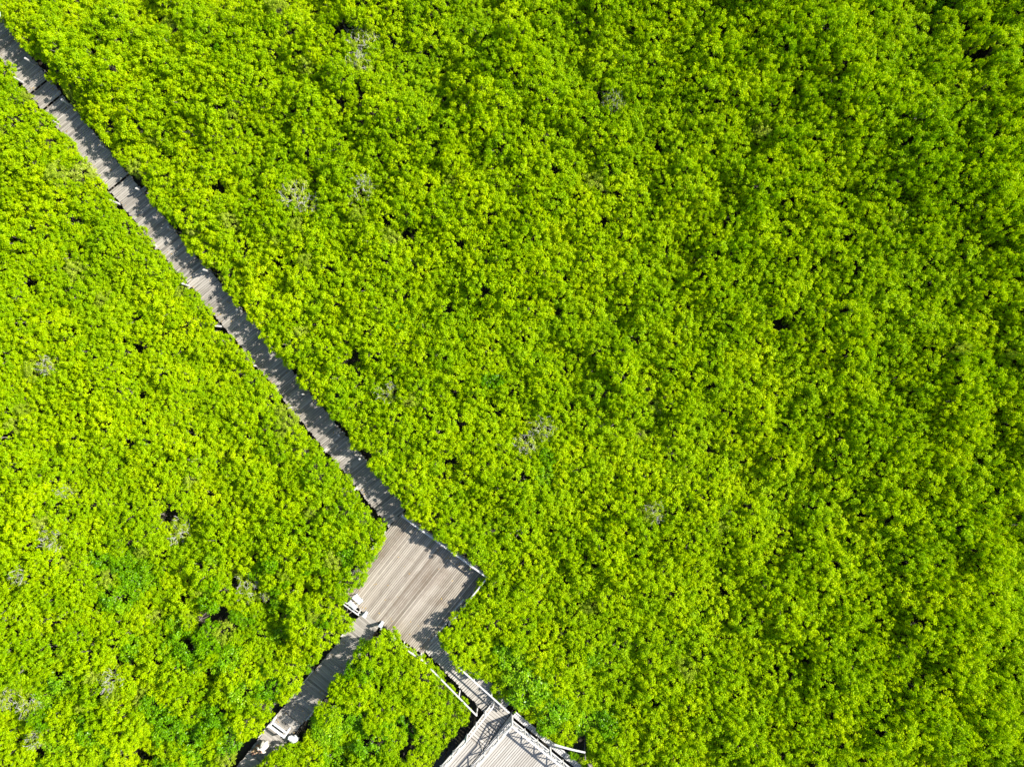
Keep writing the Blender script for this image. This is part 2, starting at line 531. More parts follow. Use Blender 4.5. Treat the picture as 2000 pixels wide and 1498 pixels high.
# ------------------------------------------------------------------ raised railed deck at the bottom
MZ = 1.9
deck = empty("raised_deck", W(1000, 1480, 0))
tag(deck, "pale raised deck with cross braced white railings and a ramp, at the bottom edge", "deck")
K = W(1000, 1404, MZ)                      # its near corner
dNE = d2((0, 0), (0.774, -0.633))          # towards lower right of the picture
dNW = d2((0, 0), (-0.655, -0.756))         # towards lower left
mb = MB()
bw = 0.172
ne_len = 6.6
nwl = 6.4
nb_ = int(ne_len / bw)
for i in range(nb_):
    c = K + dNE * (0.06 + bw * (i + .5))
    mb.beam(lift(c + dNW * 0.04, MZ - .02), lift(c + dNW * nwl, MZ - .02), bw - random.uniform(.024, .040), 0.04, min(1, max(0, random.gauss(.6, .18))))
under(mb.build("deck", M_PALE), deck)
mb = MB()
for k in range(6):
    c = K + dNW * (0.3 + k * 1.1)
    mb.beam(lift(c, MZ - .12), lift(c + dNE * ne_len, MZ - .12), .1, .15)
for i in range(3):
    for j in range(3):
        c = K + dNE * (0.3 + 2.9 * i) + dNW * (0.5 + 2.6 * j)
        mb.beam((c.x, c.y, -.2), (c.x, c.y, MZ - .2), .15, .15)
under(mb.build("support_beam", M_BEAM), deck)
# outer ledge with short boards
nled = Vector((-dNE.y, dNE.x, 0))
if nled.dot(Vector((K.x, K.y, 0)) - Vector((W(1000, 1480, 0).x, W(1000, 1480, 0).y, 0))) < 0: nled = -nled
mb = MB()
s = 0.1
while s < ne_len:
    c = K + dNE * s
    mb.beam(lift(c + nled * .02, 1.40), lift(c + nled * .40, 1.40), 0.13, 0.04, random.uniform(.5, 1))
    s += 0.16
under(mb.build("ledge_boards", M_RAIL), deck)
mb = MB()
mb.beam(lift(K + nled * .43, 1.43), lift(K + nled * .43 + dNE * ne_len, 1.43), 0.07, 0.14, .95)
under(mb.build("edge_beam", M_RAIL), deck)

def braced_rail(p, q, z0f, h, npan, parent, big=(), wtop=0.13, braces=True):
    """top rail, bottom rail, posts and X braces; z0f gives the floor height along 0..1"""
    m = MB()
    m.beam(lift(p, z0f(0) + h), lift(q, z0f(1) + h), wtop, 0.05, .95)
    m.beam(lift(p, z0f(0) + .14), lift(q, z0f(1) + .14), .05, .10, .8)
    r = under(m.build("railing", M_RAIL), parent)
    for i in range(npan + 1):
        t = i / npan
        c = p + (q - p) * t
        z0 = z0f(t)
        m = MB()
        s_ = .14 if i in big else .075
        bot = 0.6 if i in big else z0 - .15
        m.beam((c.x, c.y, bot), (c.x, c.y, z0 + h + (.06 if i in big else -.028)), s_, s_, random.uniform(.6, 1), up=(d2(p, q).x, d2(p, q).y, 0))
        o = m.build("post", M_RAIL); o.parent = r
        if i < npan and braces:
            c2 = p + (q - p) * ((i + 1) / npan)
            za, zb = z0f(t), z0f((i + 1) / npan)
            sd = Vector((-d2(p, q).y, d2(p, q).x, 0)) * .025
            for (u0, u1, o_) in ((.20, h - .04, 1), (h - .04, .20, -1)):
                m = MB()
                m.beam(lift(c, za + u0) + sd * o_, lift(c2, zb + u1) + sd * o_, .03, .075, random.uniform(.6, 1))
                o = m.build("brace", M_RAIL); o.parent = r
    return r
braced_rail(K, K + dNE * 6.2, lambda t: MZ, 1.15, 5, deck, big=(0, 3))
braced_rail(K + dNW * .08, K + dNW * 6.2, lambda t: MZ, 1.15, 4, deck, big=(3,), wtop=0.11)
# skirt boards between ramp and deck
mb = MB()
for k, z in enumerate((1.72, 1.54, 1.36, 1.18)):
    o = -dNE * 0.02
    mb.beam(lift(K + o, z), lift(K + o + dNW * 6.2, z), .03, .165, random.uniform(.2, .7))
under(mb.build("skirt_board", M_POST), deck)
# ramp rising alongside the deck
rampw = 1.62
R_a = K - dNE * (rampw / 2 + .10) + dNW * (-0.05)
R_b = R_a + dNW * 3.15
def ramp_z(s): return 1.03 + (MZ - 0.06 - 1.03) * min(1, s / 3.15)
mb = MB()
walk_boards(mb, R_a, R_b, lambda s: rampw / 2, lambda s: rampw / 2, ramp_z, pitch=0.20, gap=0.034, jit=0.01)
# landing, boards lengthwise
for i in range(9):
    c = K - dNE * (.12 + .18 * (i + .5)) + dNW * 3.18
    mb.beam(lift(c, MZ - .02), lift(c + dNW * 3.2, MZ - .02), .148, .04, random.gauss(.55, .15))
under(mb.build("ramp", M_PALE), deck)
for o in (.1, rampw - .05):
    a = K - dNE * (.12 + o)
    mb = MB()
    mb.beam(lift(a, .92), lift(a + dNW * 3.15, ramp_z(3.15) - .12), .08, .14)
    under(mb.build("ramp_beam", M_BEAM), deck)
    for t in (.8, 2.4, 4.2, 5.8):
        c = a + dNW * t
        mb = MB()
        mb.beam((c.x, c.y, -.2), (c.x, c.y, ramp_z(t) - .1), .12, .12)
        under(mb.build("ramp_post", M_BEAM), deck)
po = K - dNE * (rampw + .14)
braced_rail(po + dNW * .05, po + dNW * 3.1, lambda t: ramp_z(t * 3.15), 1.12, 3, deck, big=(), wtop=.09, braces=False)
braced_rail(po + dNW * 3.22, po + dNW * 6.2, lambda t: MZ, 1.15, 2, deck, big=(), wtop=.12)

# white strut from the deck railing to a dead trunk
trunk = empty("dead_tree", W(1150, 1466, 0))
tag(trunk, "grey dead mangrove stump beside the raised deck railing, holding a white pole", "dead tree")
mb = MB()
b = W(1150, 1466, 0)
mb.pole((b.x, b.y, -.2), (b.x - .1, b.y - .15, 2.5), .24, .17, 10, .3, .06)
under(mb.build("trunk", M_BARK), trunk)
mb = MB()
mb.pole((b.x - .08, b.y - .1, 2.3), (b.x - .35, b.y + .55, 3.0), .12, .05, 8, .3, .05)
mb.pole((b.x - .08, b.y - .1, 2.3), (b.x + .35, b.y - .25, 2.9), .10, .04, 8, .3, .05)
mb.pole((b.x, b.y, 1.6), (b.x + .2, b.y - 1.9, .2), .09, .08, 8, .4, .1)
mb.pole((b.x - .2, b.y + 1.6, 0.2), (b.x - .5, b.y + .5, 2.3), .07, .05, 8, .4, .1)
under(mb.build("limb", M_BARK), trunk)
strut = MB()
q = W(1143, 1469, 2.3)
pp = W(1083, 1454, 2.25)
strut.pole(pp, q, .085, .07, 9, .9, .05)
so = strut.build("brace_pole", M_RAIL)
tag(so, "white horizontal pole reaching from the raised deck railing to the dead stump", "pole")

# ------------------------------------------------------------------ small things
def panel(name, label, corners_px, z, mat, legs_z, tilt, cat="sign"):
    """a flat board on two legs; corner pixels give its footprint at height z"""
    ps = [W(x, y, z) for x, y in corners_px]
    c = sum(ps, Vector()) / 4
    root = empty(name, (c.x, c.y, 0))
    tag(root, label, cat)
    m = MB()
    ps = [p + Vector((0, 0, t)) for p, t in zip(ps, tilt)]
    th = Vector((0, 0, .035))
    m.hexa([p - th for p in ps] + [p + th for p in ps], (0, 1, 1, 0) * 2, (0, 0, .5, .5) * 2)
    under(m.build("board", mat, bevel=.006), root)
    for a, b in ((0, 3), (1, 2)):
        f = (ps[a] + ps[b]) / 2
        f = f + (c - f) * .25
        m = MB()
        m.beam((f.x, f.y, legs_z), (f.x, f.y, f.z - .05), .06, .06)
        under(m.build("leg", M_POST), root)
    return root
panel("information_board", "pale blue tilted board on legs standing inside the platform's left corner", [(696, 1160), (709, 1174), (702, 1179), (688, 1167)], 1.95, M_PBLUE, 1.1, (-.06, -.06, .06, .06))
panel("white_signboard", "bright white blank board outside the handrail at the platform's left corner", [(685, 1171), (699, 1185), (692, 1192), (677, 1178)], 2.35, M_WHITE, -.1, (.10, .10, -.06, -.10))
for i, (px, py) in enumerate(((716, 1196), (747, 1215))):
    c = W(px, py, PZ)
    r = empty("gate_post", (c.x, c.y, 0.0), math.atan2(uu.y, uu.x))
    tag(r, ("squat pale grey post left of the short walkway's entrance, near the white board" if i == 0 else
            "squat pale grey post right of the short walkway's entrance, casting a long shadow"), "post", "posts flanking the short walkway entrance")
    m = MB(); m.beam((0, 0, -.1), (0, 0, PZ + .85), .16, .24, .7); m.build("shaft", M_BOLL, r, bevel=.012)
    m = MB(); m.beam((0, 0, PZ + .853), (0, 0, PZ + .90), .20, .30, .9); m.build("cap", M_BOLL, r, bevel=.012)

# white barrier across the short walkway
bar = empty("white_barrier", W(555, 1418, 0.98))
tag(bar, "white two rail barrier standing across the short walkway near the bottom edge", "barrier")
pa, pb_ = W(535, 1405, .98), W(563, 1426, .98)
m = MB()
m.beam(lift(pa, 1.0 + .98), lift(pb_, 1.0 + .98), .15, .07, .9)
under(m.build("top_rail", M_WHITE), bar)
m = MB(); m.beam(lift(pa, 1.40), lift(pb_, 1.40), .13, .06, .9)
under(m.build("lower_rail", M_WHITE), bar)
for t in (0.0, 1.0):
    c = pa + (pb_ - pa) * t
    m = MB(); m.beam((c.x, c.y, .98), (c.x, c.y, 2.05), .12, .12, .9)
    under(m.build("post", M_WHITE), bar)
    m = MB(); m.beam((c.x + db.x * .28, c.y + db.y * .28, 1.01), (c.x - db.x * .28, c.y - db.y * .28, 1.01), .12, .05, .9)
    under(m.build("foot", M_WHITE), bar)

# crumpled white sack hanging outside the walkway
def blob(name, c, rx, ry, rz, mat, parent, seed, amp=.22, sub=3):
    bm = bmesh.new()
    bmesh.ops.create_icosphere(bm, subdivisions=sub, radius=1)
    r = random.Random(seed)
    ph = [(r.uniform(1.5, 5), Vector((r.uniform(-1, 1), r.uniform(-1, 1), r.uniform(-1, 1))).normalized(), r.uniform(0, 6)) for _ in range(9)]
    for v in bm.verts:
        d = v.co.normalized()
        k = 1 + amp * sum(math.sin(f * 2 * d.dot(a) + p) for f, a, p in ph) / 3
        v.co = Vector((d.x * rx * k, d.y * ry * k, d.z * rz * k)) + Vector(c)
    me_ = bpy.data.meshes.new(name); bm.to_mesh(me_); bm.free()
    me_.materials.append(mat)
    for p in me_.polygons: p.use_smooth = True
    return link(bpy.data.objects.new(name, me_), parent)
sc_ = W(574, 1443, 1.5)
sack = empty("white_sack", (sc_.x, sc_.y, 1.5))
tag(sack, "crumpled white sack hanging on lines just right of the short walkway, near the barrier", "sack")
blob("bag", (0, 0, 0), .36, .22, .25, M_WHITE, sack, 3, .3)
blob("loose_fold", (-.25, .12, .06), .22, .15, .12, M_WHITE, sack, 5, .3)
blob("loose_fold", (.16, .18, .1), .13, .18, .10, M_WHITE, sack, 9, .3)
m = MB(); m.beam((.24, -.10, .155), (.34, -.06, .15), .1, .03); m.build("printed_mark", M_PLUM, sack)
for q_, e in (((.05, .15, .1), W(588, 1418, 1.2)), ((.2, .2, .1), W(596, 1412, 1.15))):
    m = MB(); m.pole(q_, e - Vector((sc_.x, sc_.y, 1.5)), .012, .012, 6); m.build("line", M_BEAM, sack)
# supports the far ends of the lines
m = MB(); e = W(592, 1415, 1.0); m.pole((e.x, e.y, -.2), (e.x, e.y, 1.45), .05, .045, 8, .3)
tag(m.build("mooring_stake", M_BEAM), "thin dark stake beside the short walkway, holding the lines of the white sack", "stake")

# pale thing cut by the left edge of the picture
c = W(-9, 30, 3.0)
r = empty("edge_sign", (c.x, c.y, 0))
tag(r, "pale blue sign beside the long boardwalk, cut off by the left edge", "sign")
m = MB(); m.beam((-.35, 0, 3.1), (.42, 0, 3.1), .36, .05, .8); m.build("board", M_PBLUE, r)
m = MB(); m.beam((0, 0, -.2), (0, 0, 3.07), .08, .08, .6); m.build("leg", M_POST, r)

# fallen leaves lying on the boards
lv, lf = [], []
def litter(p, z):
    a = random.uniform(0, 6.28); L = random.uniform(.05, .09)
    c, s_ = math.cos(a) * L, math.sin(a) * L
    n_ = len(lv)
    zz = z + random.uniform(.004, .02)
    lv.extend([(p.x - c, p.y - s_, zz), (p.x + s_ * .45, p.y - c * .45, zz + .01), (p.x + c, p.y + s_, zz + .015), (p.x - s_ * .45, p.y + c * .45, zz + .005)])
    lf.append((n_, n_ + 1, n_ + 2, n_ + 3))
for k in range(70):
    u_, v_ = random.random(), random.random()
    if random.random() < .6: v_ = random.choice((random.uniform(0, .12), random.uniform(.9, 1)))
    litter(Nc + uu * Lu * u_ + vv * Lv * v_, PZ + .008)
for k in range(170):
    o = random.choice((-1, 1)) * (.92 - abs(random.gauss(0, .28)))
    litter(A0 + da * LA * random.random() + na * o, DZ + .01)
for k in range(50):
    o = random.choice((-1, 1)) * (.9 - abs(random.gauss(0, .3)))
    litter(B0 + db * random.uniform(1.5, 11) + nb * o, .99)
me = bpy.data.meshes.new("leaf_litter"); me.from_pydata(lv, [], lf)
me.materials.append(plain_mat("fallen_leaves", (0.30, 0.17, 0.05), (0.50, 0.36, 0.10), 1.5, 0.7, 0.2))
tag(link(bpy.data.objects.new("leaf_litter", me)), "scattered fallen brown and yellow leaves on the walkway boards", "fallen leaves", None, "stuff")

# ------------------------------------------------------------------ people
def lathe(name, rings, mat, parent, n=18, wob=0.0, seed=1):
    """rings: (cx, cy, z, rx, ry)"""
    rr = random.Random(seed)
    v, f = [], []
    for k, (cx, cy, z, rx, ry) in enumerate(rings):
        for i in range(n):
            a = 2 * math.pi * i / n
            w = 1 + wob * (k / len(rings)) * math.sin(a * 6 + .7 * k)
            v.append((cx + rx * w * math.cos(a), cy + ry * w * math.sin(a), z))
    for k in range(len(rings) - 1):
        for i in range(n):
            j = (i + 1) % n
            f.append((k * n + i, k * n + j, (k + 1) * n + j, (k + 1) * n + i))
    me_ = bpy.data.meshes.new(name); me_.from_pydata(v, [], f); me_.materials.append(mat)
    for p in me_.polygons: p.use_smooth = True
    o = bpy.data.objects.new(name, me_)
    so_ = o.modifiers.new("thick", 'SOLIDIFY'); so_.thickness = .012
    return link(o, parent)

def person(loc, rz, label, height, mat_top, mat_bot, dress, arm_out):
    k = height / 1.68
    root = empty("person", loc, rz)
    root.scale = (k, k, k)
    tag(root, label, "person", "people on the short walkway")
    V, E, R = [], [], []
    def add(p, r, par=None):
        V.append(p); R.append(r)
        if par is not None: E.append((par, len(V) - 1))
        return len(V) - 1
    pel = add((0, 0, .92), (.15, .11))
    wa = add((0, .01, 1.06), (.125, .095), pel)
    ch = add((0, 0, 1.25), (.15, .11), wa)
    sh = add((0, -.01, 1.38), (.10, .08), ch)
    nk = add((0, 0, 1.45), (.052, .055), sh)
    he = add((0, .02, 1.53), (.072, .085), nk)
    hm = add((0, .02, 1.60), (.078, .095), he)
    add((0, .01, 1.655), (.055, .065), hm)
    for s in (-1, 1):
        a = add((s * .175, -.01, 1.365), (.052, .052), sh)
        el = add((s * (.22 + arm_out * .14), .02, 1.12), (.040, .040), a)
        wr = add((s * (.21 + arm_out * .24), .14 + .08 * arm_out, .90), (.027, .025), el)
        pm = add((s * (.205 + arm_out * .26), .18 + .1 * arm_out, .84), (.038, .020), wr)
        for fi, (dx, L) in enumerate(((-.030, .070), (-.010, .082), (.010, .078), (.029, .060))):
            bx = V[pm]
            f1 = add((bx[0] + dx * .8, bx[1] + .018, bx[2] - .045), (.0095, .0095), pm)
            add((bx[0] + dx, bx[1] + .042, bx[2] - .045 - L * .75), (.008, .008), f1)
        t1 = add((V[wr][0] - s * .032, V[wr][1] + .03, V[wr][2] - .035), (.011, .011), pm)
        add((V[wr][0] - s * .042, V[wr][1] + .055, V[wr][2] - .07), (.009, .009), t1)
        hp = add((s * .088, 0, .84), (.088, .09), pel)
        kn = add((s * .095, .025 * s, .48), (.058, .06), hp)
        an = add((s * .10, .02 * s - .02, .085), (.036, .04), kn)
        add((s * .11, .02 * s + .12, .03), (.038, .026), an)
    me_ = bpy.data.meshes.new("body")
    me_.from_pydata(V, E, [])
    me_.materials.append(M_SKIN)
    o = bpy.data.objects.new("body", me_)
    link(o, root)
    bm = bmesh.new(); bm.from_mesh(me_)
    lay = bm.verts.layers.skin.verify()
    bm.verts.ensure_lookup_table()
    for i, v in enumerate(bm.verts):
        v[lay].radius = R[i]
        v[lay].use_root = (i == 0)
    bm.to_mesh(me_); bm.free()
    o.modifiers.new("skin", 'SKIN').use_smooth_shade = True
    ss = o.modifiers.new("sub", 'SUBSURF'); ss.levels = 1; ss.render_levels = 2
    # face
    for s in (-1, 1):
        blob("eye", (s * .030, .103, 1.575), .011, .007, .008, M_EYE, root, 1, 0, 1)
        blob("ear", (s * .080, .015, 1.555), .010, .020, .030, M_SKIN, root, 1, 0, 2)
    blob("nose", (0, .118, 1.548), .012, .018, .020, M_SKIN, root, 1, 0, 2)
    blob("mouth", (0, .102, 1.505), .022, .008, .007, M_PLUM, root, 1, 0, 2)
    # hair: cap plus length down the back
    lathe("hair", [(0, -.075, 1.36, .085, .02), (0, -.07, 1.44, .09, .035), (0, -.02, 1.53, .092, .075), (0, -.008, 1.60, .094, .096), (0, -.002, 1.66, .078, .085), (0, 0, 1.695, .04, .045), (0, 0, 1.703, .004, .004)], M_HAIR, root)
    # clothes
    if dress:
        lathe("dress", [(0, 0, 1.40, .085, .075), (0, -.005, 1.385, .15, .10), (0, 0, 1.31, .185, .135), (0, 0, 1.20, .185, .14), (0, .005, 1.05, .155, .125), (0, 0, .90, .22, .18), (0, 0, .60, .30, .25), (0, 0, .32, .37, .31)], mat_top, root, 30, .16)
    else:
        lathe("shirt", [(0, 0, 1.40, .085, .075), (0, -.005, 1.385, .15, .10), (0, 0, 1.31, .185, .135), (0, 0, 1.20, .18, .135), (0, .005, 1.05, .16, .125), (0, 0, .88, .19, .15)], mat_top, root, 24, .04)
        for s in (-1, 1):
            lathe("trouser_leg", [(s * .088, 0, .93, .105, .125), (s * .09, .01 * s, .70, .095, .10), (s * .095, .025 * s, .48, .08, .085), (s * .10, 0, .12, .075, .08)], mat_bot, root, 16, .03)
    for s in (-1, 1):
        a, b_ = Vector((s * .165, -.01, 1.37)), Vector((s * (.22 + arm_out * .14), .02, 1.12))
        m_ = MB()
        m_.pole(a, b_, .068, .060, 12)
        m_.pole(b_, Vector((s * (.212 + arm_out * .22), .12 + .07 * arm_out, .93)), .058, .052, 12)
        so2 = m_.build("sleeve", mat_top, root)
        for p in so2.data.polygons: p.use_smooth = True
    return root
wp = W(521, 1449, .985)
person(wp, math.radians(150), "person in a loose cream dress on the short walkway below the white barrier", 1.68, M_CLOTH, M_CLOTH, True, .9)
tp = W(506, 1454, .985)
person(tp, math.radians(170), "slim person in tan clothes standing on the short walkway, left of the person in cream", 1.5, M_TAN, M_TAN, False, .1)

# ------------------------------------------------------------------ mangrove prototypes
def crown_arrays(seed, R, zc, hz, npuff, pr, leaves, lsize, sparse=0.0):
    g = np.random.default_rng(seed)
    # puffs on a lumpy dome
    i = np.arange(npuff)
    zz = 1 - (i + .5) / npuff * 1.28
    ph = i * 2.39996 + g.uniform(0, 6)
    lob = 1 + .16 * np.sin(2 * ph + g.uniform(0, 6)) + .10 * np.sin(3 * ph + g.uniform(0, 6))
    rr = np.sqrt(np.clip(1 - zz ** 2, 0, 1)) * lob
    C = np.stack([rr * np.cos(ph) * R * .78, rr * np.sin(ph) * R * .78, zz * hz * .72], 1)
    C += g.normal(0, .10 * R, C.shape) * np.array([1, 1, 1.6])
    PR = pr * g.uniform(.6, 1.5, npuff)
    ptint = g.uniform(0, 1, npuff)
    w = PR ** 2
    which = g.choice(npuff, leaves, p=w / w.sum())
    D = g.normal(0, 1, (leaves, 3))
    D /= np.linalg.norm(D, axis=1)[:, None]
    flip = D[:, 2] < -.25
    D[flip, 2] *= -1
    rad = PR[which] * np.abs(g.normal(.85, .38, leaves))
    pos = C[which] + D * rad[:, None] * np.array([1, 1, .85]) + np.array([0, 0, zc])
    N = D * .55 + np.array([0, 0, .45]) + g.normal(0, .52, (leaves, 3))
    N /= np.linalg.norm(N, axis=1)[:, None]
    T = np.cross(N, g.normal(0, 1, (leaves, 3)))
    T /= np.linalg.norm(T, axis=1)[:, None] + 1e-9
    B = np.cross(N, T)
    ln = lsize * g.uniform(.75, 1.3, leaves)[:, None]
    wd = ln * g.uniform(.42, .62, leaves)[:, None]
    v = np.stack([pos - T * ln * .5, pos + B * wd * .5 + T * ln * .05 , pos + T * ln * .5, pos - B * wd * .5 + T * ln * .05], 1).reshape(-1, 3)
    tint = np.clip(.55 * g.uniform(0, 1, leaves) + .45 * ptint[which], 0, 1)
    return v, tint, C + np.array([0, 0, zc])

def crown_mesh(name, v, tint, mat):
    nl = len(tint)
    me_ = bpy.data.meshes.new(name)
    me_.vertices.add(nl * 4)
    me_.vertices.foreach_set("co", v.astype(np.float32).ravel())
    me_.loops.add(nl * 4)
    me_.loops.foreach_set("vertex_index", np.arange(nl * 4, dtype=np.int32))
    me_.polygons.add(nl)
    me_.polygons.foreach_set("loop_start", np.arange(0, nl * 4, 4, dtype=np.int32))
    at = me_.attributes.new("tint", 'FLOAT', 'FACE')
    at.data.foreach_set("value", tint.astype(np.float32))
    me_.materials.append(mat)
    me_.update(calc_edges=True)
    return me_

def tube(v, f, pts, r0, r1, n=6):
    base = len(v)
    m = len(pts)
    for k, p in enumerate(pts):
        p = Vector(p)
        d = (Vector(pts[min(k + 1, m - 1)]) - Vector(pts[max(k - 1, 0)])).normalized()
        a = d.cross(Vector((.3, .9, .25))).normalized()
        b = d.cross(a)
        r = r0 + (r1 - r0) * k / (m - 1)
        for i in range(n):
            an = 2 * math.pi * i / n
            v.append(tuple(p + a * math.cos(an) * r + b * math.sin(an) * r))
    for k in range(m - 1):
        for i in range(n):
            j = (i + 1) % n
            f.append((base + k * n + i, base + k * n + j, base + (k + 1) * n + j, base + (k + 1) * n + i))

def trunk_mesh(name, seed, zc, C, R, nl=7):
    r = random.Random(seed)
    v, f = [], []
    top = zc - .1
    fork = zc * .45
    tube(v, f, [(0, 0, .35), (.03, .02, fork * .6), (r.uniform(-.08, .08), r.uniform(-.08, .08), fork), (r.uniform(-.1, .1), r.uniform(-.1, .1), top)], .085 * R ** .5, .04)
    idx = r.sample(range(len(C)), min(nl, len(C)))
    for i in idx:
        c = C[i]
        m_ = (c[0] * .45 + r.uniform(-.08, .08), c[1] * .45 + r.uniform(-.08, .08), fork + (c[2] - fork) * .5)
        tube(v, f, [(0, 0, fork * r.uniform(.7, 1)), m_, tuple(c)], .045, .015, 5)
    for k in range(6):
        a = k * 1.047 + r.uniform(-.3, .3)
        L = r.uniform(.35, .6) * R
        tube(v, f, [(0, 0, .62), (math.cos(a) * L * .5, math.sin(a) * L * .5, .55), (math.cos(a) * L * .9, math.sin(a) * L * .9, .25), (math.cos(a) * L, math.sin(a) * L, -.15)], .035, .025, 5)
    me_ = bpy.data.meshes.new(name)
    me_.from_pydata(v, [], f)
    me_.materials.append(M_BARK)
    for p in me_.polygons: p.use_smooth = True
    return me_

def twig_mesh(name, seed, zc, C, R, n=46):
    r = random.Random(seed)
    v, f = [], []
    for k in range(n):
        c = Vector(C[r.randrange(int(len(C) * .6))])
        d = Vector((r.uniform(-1, 1), r.uniform(-1, 1), r.uniform(.1, 1.0))).normalized()
        p0 = c - d * .06
        p1 = p0 + d * r.uniform(.25, .5)
        p2 = p1 + (d + Vector((r.uniform(-.8, .8), r.uniform(-.8, .8), r.uniform(-.2, .5)))).normalized() * r.uniform(.15, .35)
        tube(v, f, [p0, p1, p2], .017, .008, 4)
        p3 = p1 + (d + Vector((r.uniform(-.9, .9), r.uniform(-.9, .9), .1))).normalized() * r.uniform(.12, .3)
        tube(v, f, [p1, p3], .012, .007, 4)
    me_ = bpy.data.meshes.new(name)
    me_.from_pydata(v, [], f)
    me_.materials.append(M_TWIG)
    return me_

PROTO_TOP = 3.0
def proto(kind, seed, R):
    """returns dict of meshes; native radius R, crown top at about PROTO_TOP*(R dependent)"""
    hz = .80 * R
    zc = 3.0 - hz * .92
    if kind == 'gold':
        npf, pr, nl, ls = int(60 * R * R + 2), .135, int(3900 * R * R), .112
    elif kind == 'green':
        npf, pr, nl, ls = int(26 * R * R + 2), .21, int(2100 * R * R), .15
    else:
        npf, pr, nl, ls = int(48 * R * R + 2), .15, int(2500 * R * R), .11
    v, t, C = crown_arrays(seed, R, zc, hz, npf, pr, nl, ls)
    mat = {'gold': M_LEAF, 'green': M_GREEN, 'dull': M_DULL}[kind]
    d = dict(crown=crown_mesh("crown", v, t, mat), trunk=trunk_mesh("trunk", seed, zc, C, R), R=R, top=zc + hz * .92 + .1, kind=kind)
    d['twigs'] = twig_mesh("bare_twigs", seed, zc, C, R, int(42 * R * R)) if kind == 'dull' else None
    return d

SMALL = [proto('gold', 100 + i, 1.0) for i in range(12)]
BIG = [proto('gold', 200 + i, 1.4) for i in range(8)]
GREENS = [proto('green', 300 + i, 1.3) for i in range(4)]
DULLS = [proto('dull', 400 + i, 1.3) for i in range(4)]

# ------------------------------------------------------------------ where the trees stand
def zpoly(pts, s, ox, oy): return [(x / s + ox, y / s + oy) for x, y in pts]
cA = (62, 147.6); dA = (.637, .771); nA = (.771, -.637)
def along(t, o): return (cA[0] + dA[0] * t + nA[0] * o, cA[1] + dA[1] * t + nA[1] * o)
POLYS = [
    [along(-200, -20), along(-200, 18), along(1120, 18), along(1120, -20)],
    [(785, 1006), (946, 1122), (880, 1205), (858, 1243), (832, 1275), (745, 1222), (692, 1193), (676, 1178), (682, 1155), (713, 1130), (740, 1075), (763, 1035)],
    zpoly([(1310, 110), (1250, 200), (1110, 350), (950, 530), (815, 640), (690, 830), (480, 1050), (450, 1130), (300, 1240), (190, 1390), (60, 1560),
           (260, 1560), (420, 1400), (560, 1275), (720, 1150), (870, 950), (920, 860), (1000, 740), (1100, 600), (1230, 470), (1270, 340), (1350, 250), (1480, 190)], 4.71, 430, 1180),
    zpoly([(100, 480), (280, 560), (420, 700), (560, 870), (650, 1000), (700, 1110), (830, 1220), (960, 1350), (1600, 1290), (1330, 1170), (1180, 1080), (1170, 980),
           (1030, 850), (900, 830), (680, 740), (560, 640), (470, 500), (390, 360)], 8.81, 820, 1230),
    [(932, 1385), (1001, 1390), (1130, 1496), (1180, 1540), (1180, 1600), (780, 1600), (846, 1494), (900, 1425)],
]
GAPS = [(690, 702, 7), (704, 716, 6), (678, 705, 6), (692, 690, 5), (668, 40, 9), (660, 55, 9), (705, 180, 6), (703, 200, 6), (325, 1006, 12), (340, 1000, 8), (150, 967, 9), (270, 682, 11),
        (425, 1203, 12), (518, 1168, 10), (400, 1210, 9), (1131, 1446, 10), (1140, 1462, 9), (255, 1062, 8), (135, 1010, 7), (82, 1135, 9), (1175, 185, 7), (1285, 288, 7), (1182, 430, 8),
        (1535, 635, 7), (800, 463, 7), (422, 372, 7), (882, 910, 7), (1092, 604, 6), (840, 1250, 5), (415, 1310, 9), (242, 1292, 8), (290, 1480, 9), (20, 1420, 8), (75, 1465, 8),
        (1900, 100, 12), (1935, 95, 10), (1970, 155, 12), (1890, 55, 10), (1560, 175, 8), (1230, 60, 8), (1990, 540, 9), (1945, 480, 6), (545, 1385, 8), (612, 1310, 6), (605, 1405, 8),
        (860, 1222, 6), (802, 1462, 8), (785, 1482, 8), (250, 95, 6), (185, 95, 7), (140, 205, 5), (60, 550, 6), (1690, 1240, 6), (1440, 1000, 5), (1580, 1290, 6), (1785, 385, 7)]

GAPS += [(574, 1444, 11), (588, 1424, 6)]
GAPS += [(px + 3, py - 5, 5.5) for px, py in posts_r] + [(px - 7, py - 1, 5.5) for px, py in posts_l]
def pip(x, y, poly):
    c = False
    j = len(poly) - 1
    for i in range(len(poly)):
        xi, yi = poly[i]; xj, yj = poly[j]
        if (yi > y) != (yj > y) and x < (xj - xi) * (y - yi) / (yj - yi) + xi:
            c = not c
        j = i
    return c
def pdist(x, y, poly):
    if pip(x, y, poly): return 0.0
    best = 1e9
    j = len(poly) - 1
    for i in range(len(poly)):
        ax, ay = poly[j]; bx, by = poly[i]
        dx, dy = bx - ax, by - ay
        t = max(0, min(1, ((x - ax) * dx + (y - ay) * dy) / (dx * dx + dy * dy + 1e-9)))
        best = min(best, math.hypot(x - ax - t * dx, y - ay - t * dy))
        j = i
    return best
BBOX = [(min(p[0] for p in q) - 120, min(p[1] for p in q) - 120, max(p[0] for p in q) + 120, max(p[1] for p in q) + 120) for q in POLYS]
def deck_dist(px, py):
    d = 999.0; w = -1
    for k, (q, b) in enumerate(zip(POLYS, BBOX)):
        if b[0] < px < b[2] and b[1] < py < b[3]:
            e = pdist(px, py, q)
            if e < d: d, w = e, k
    return d, w

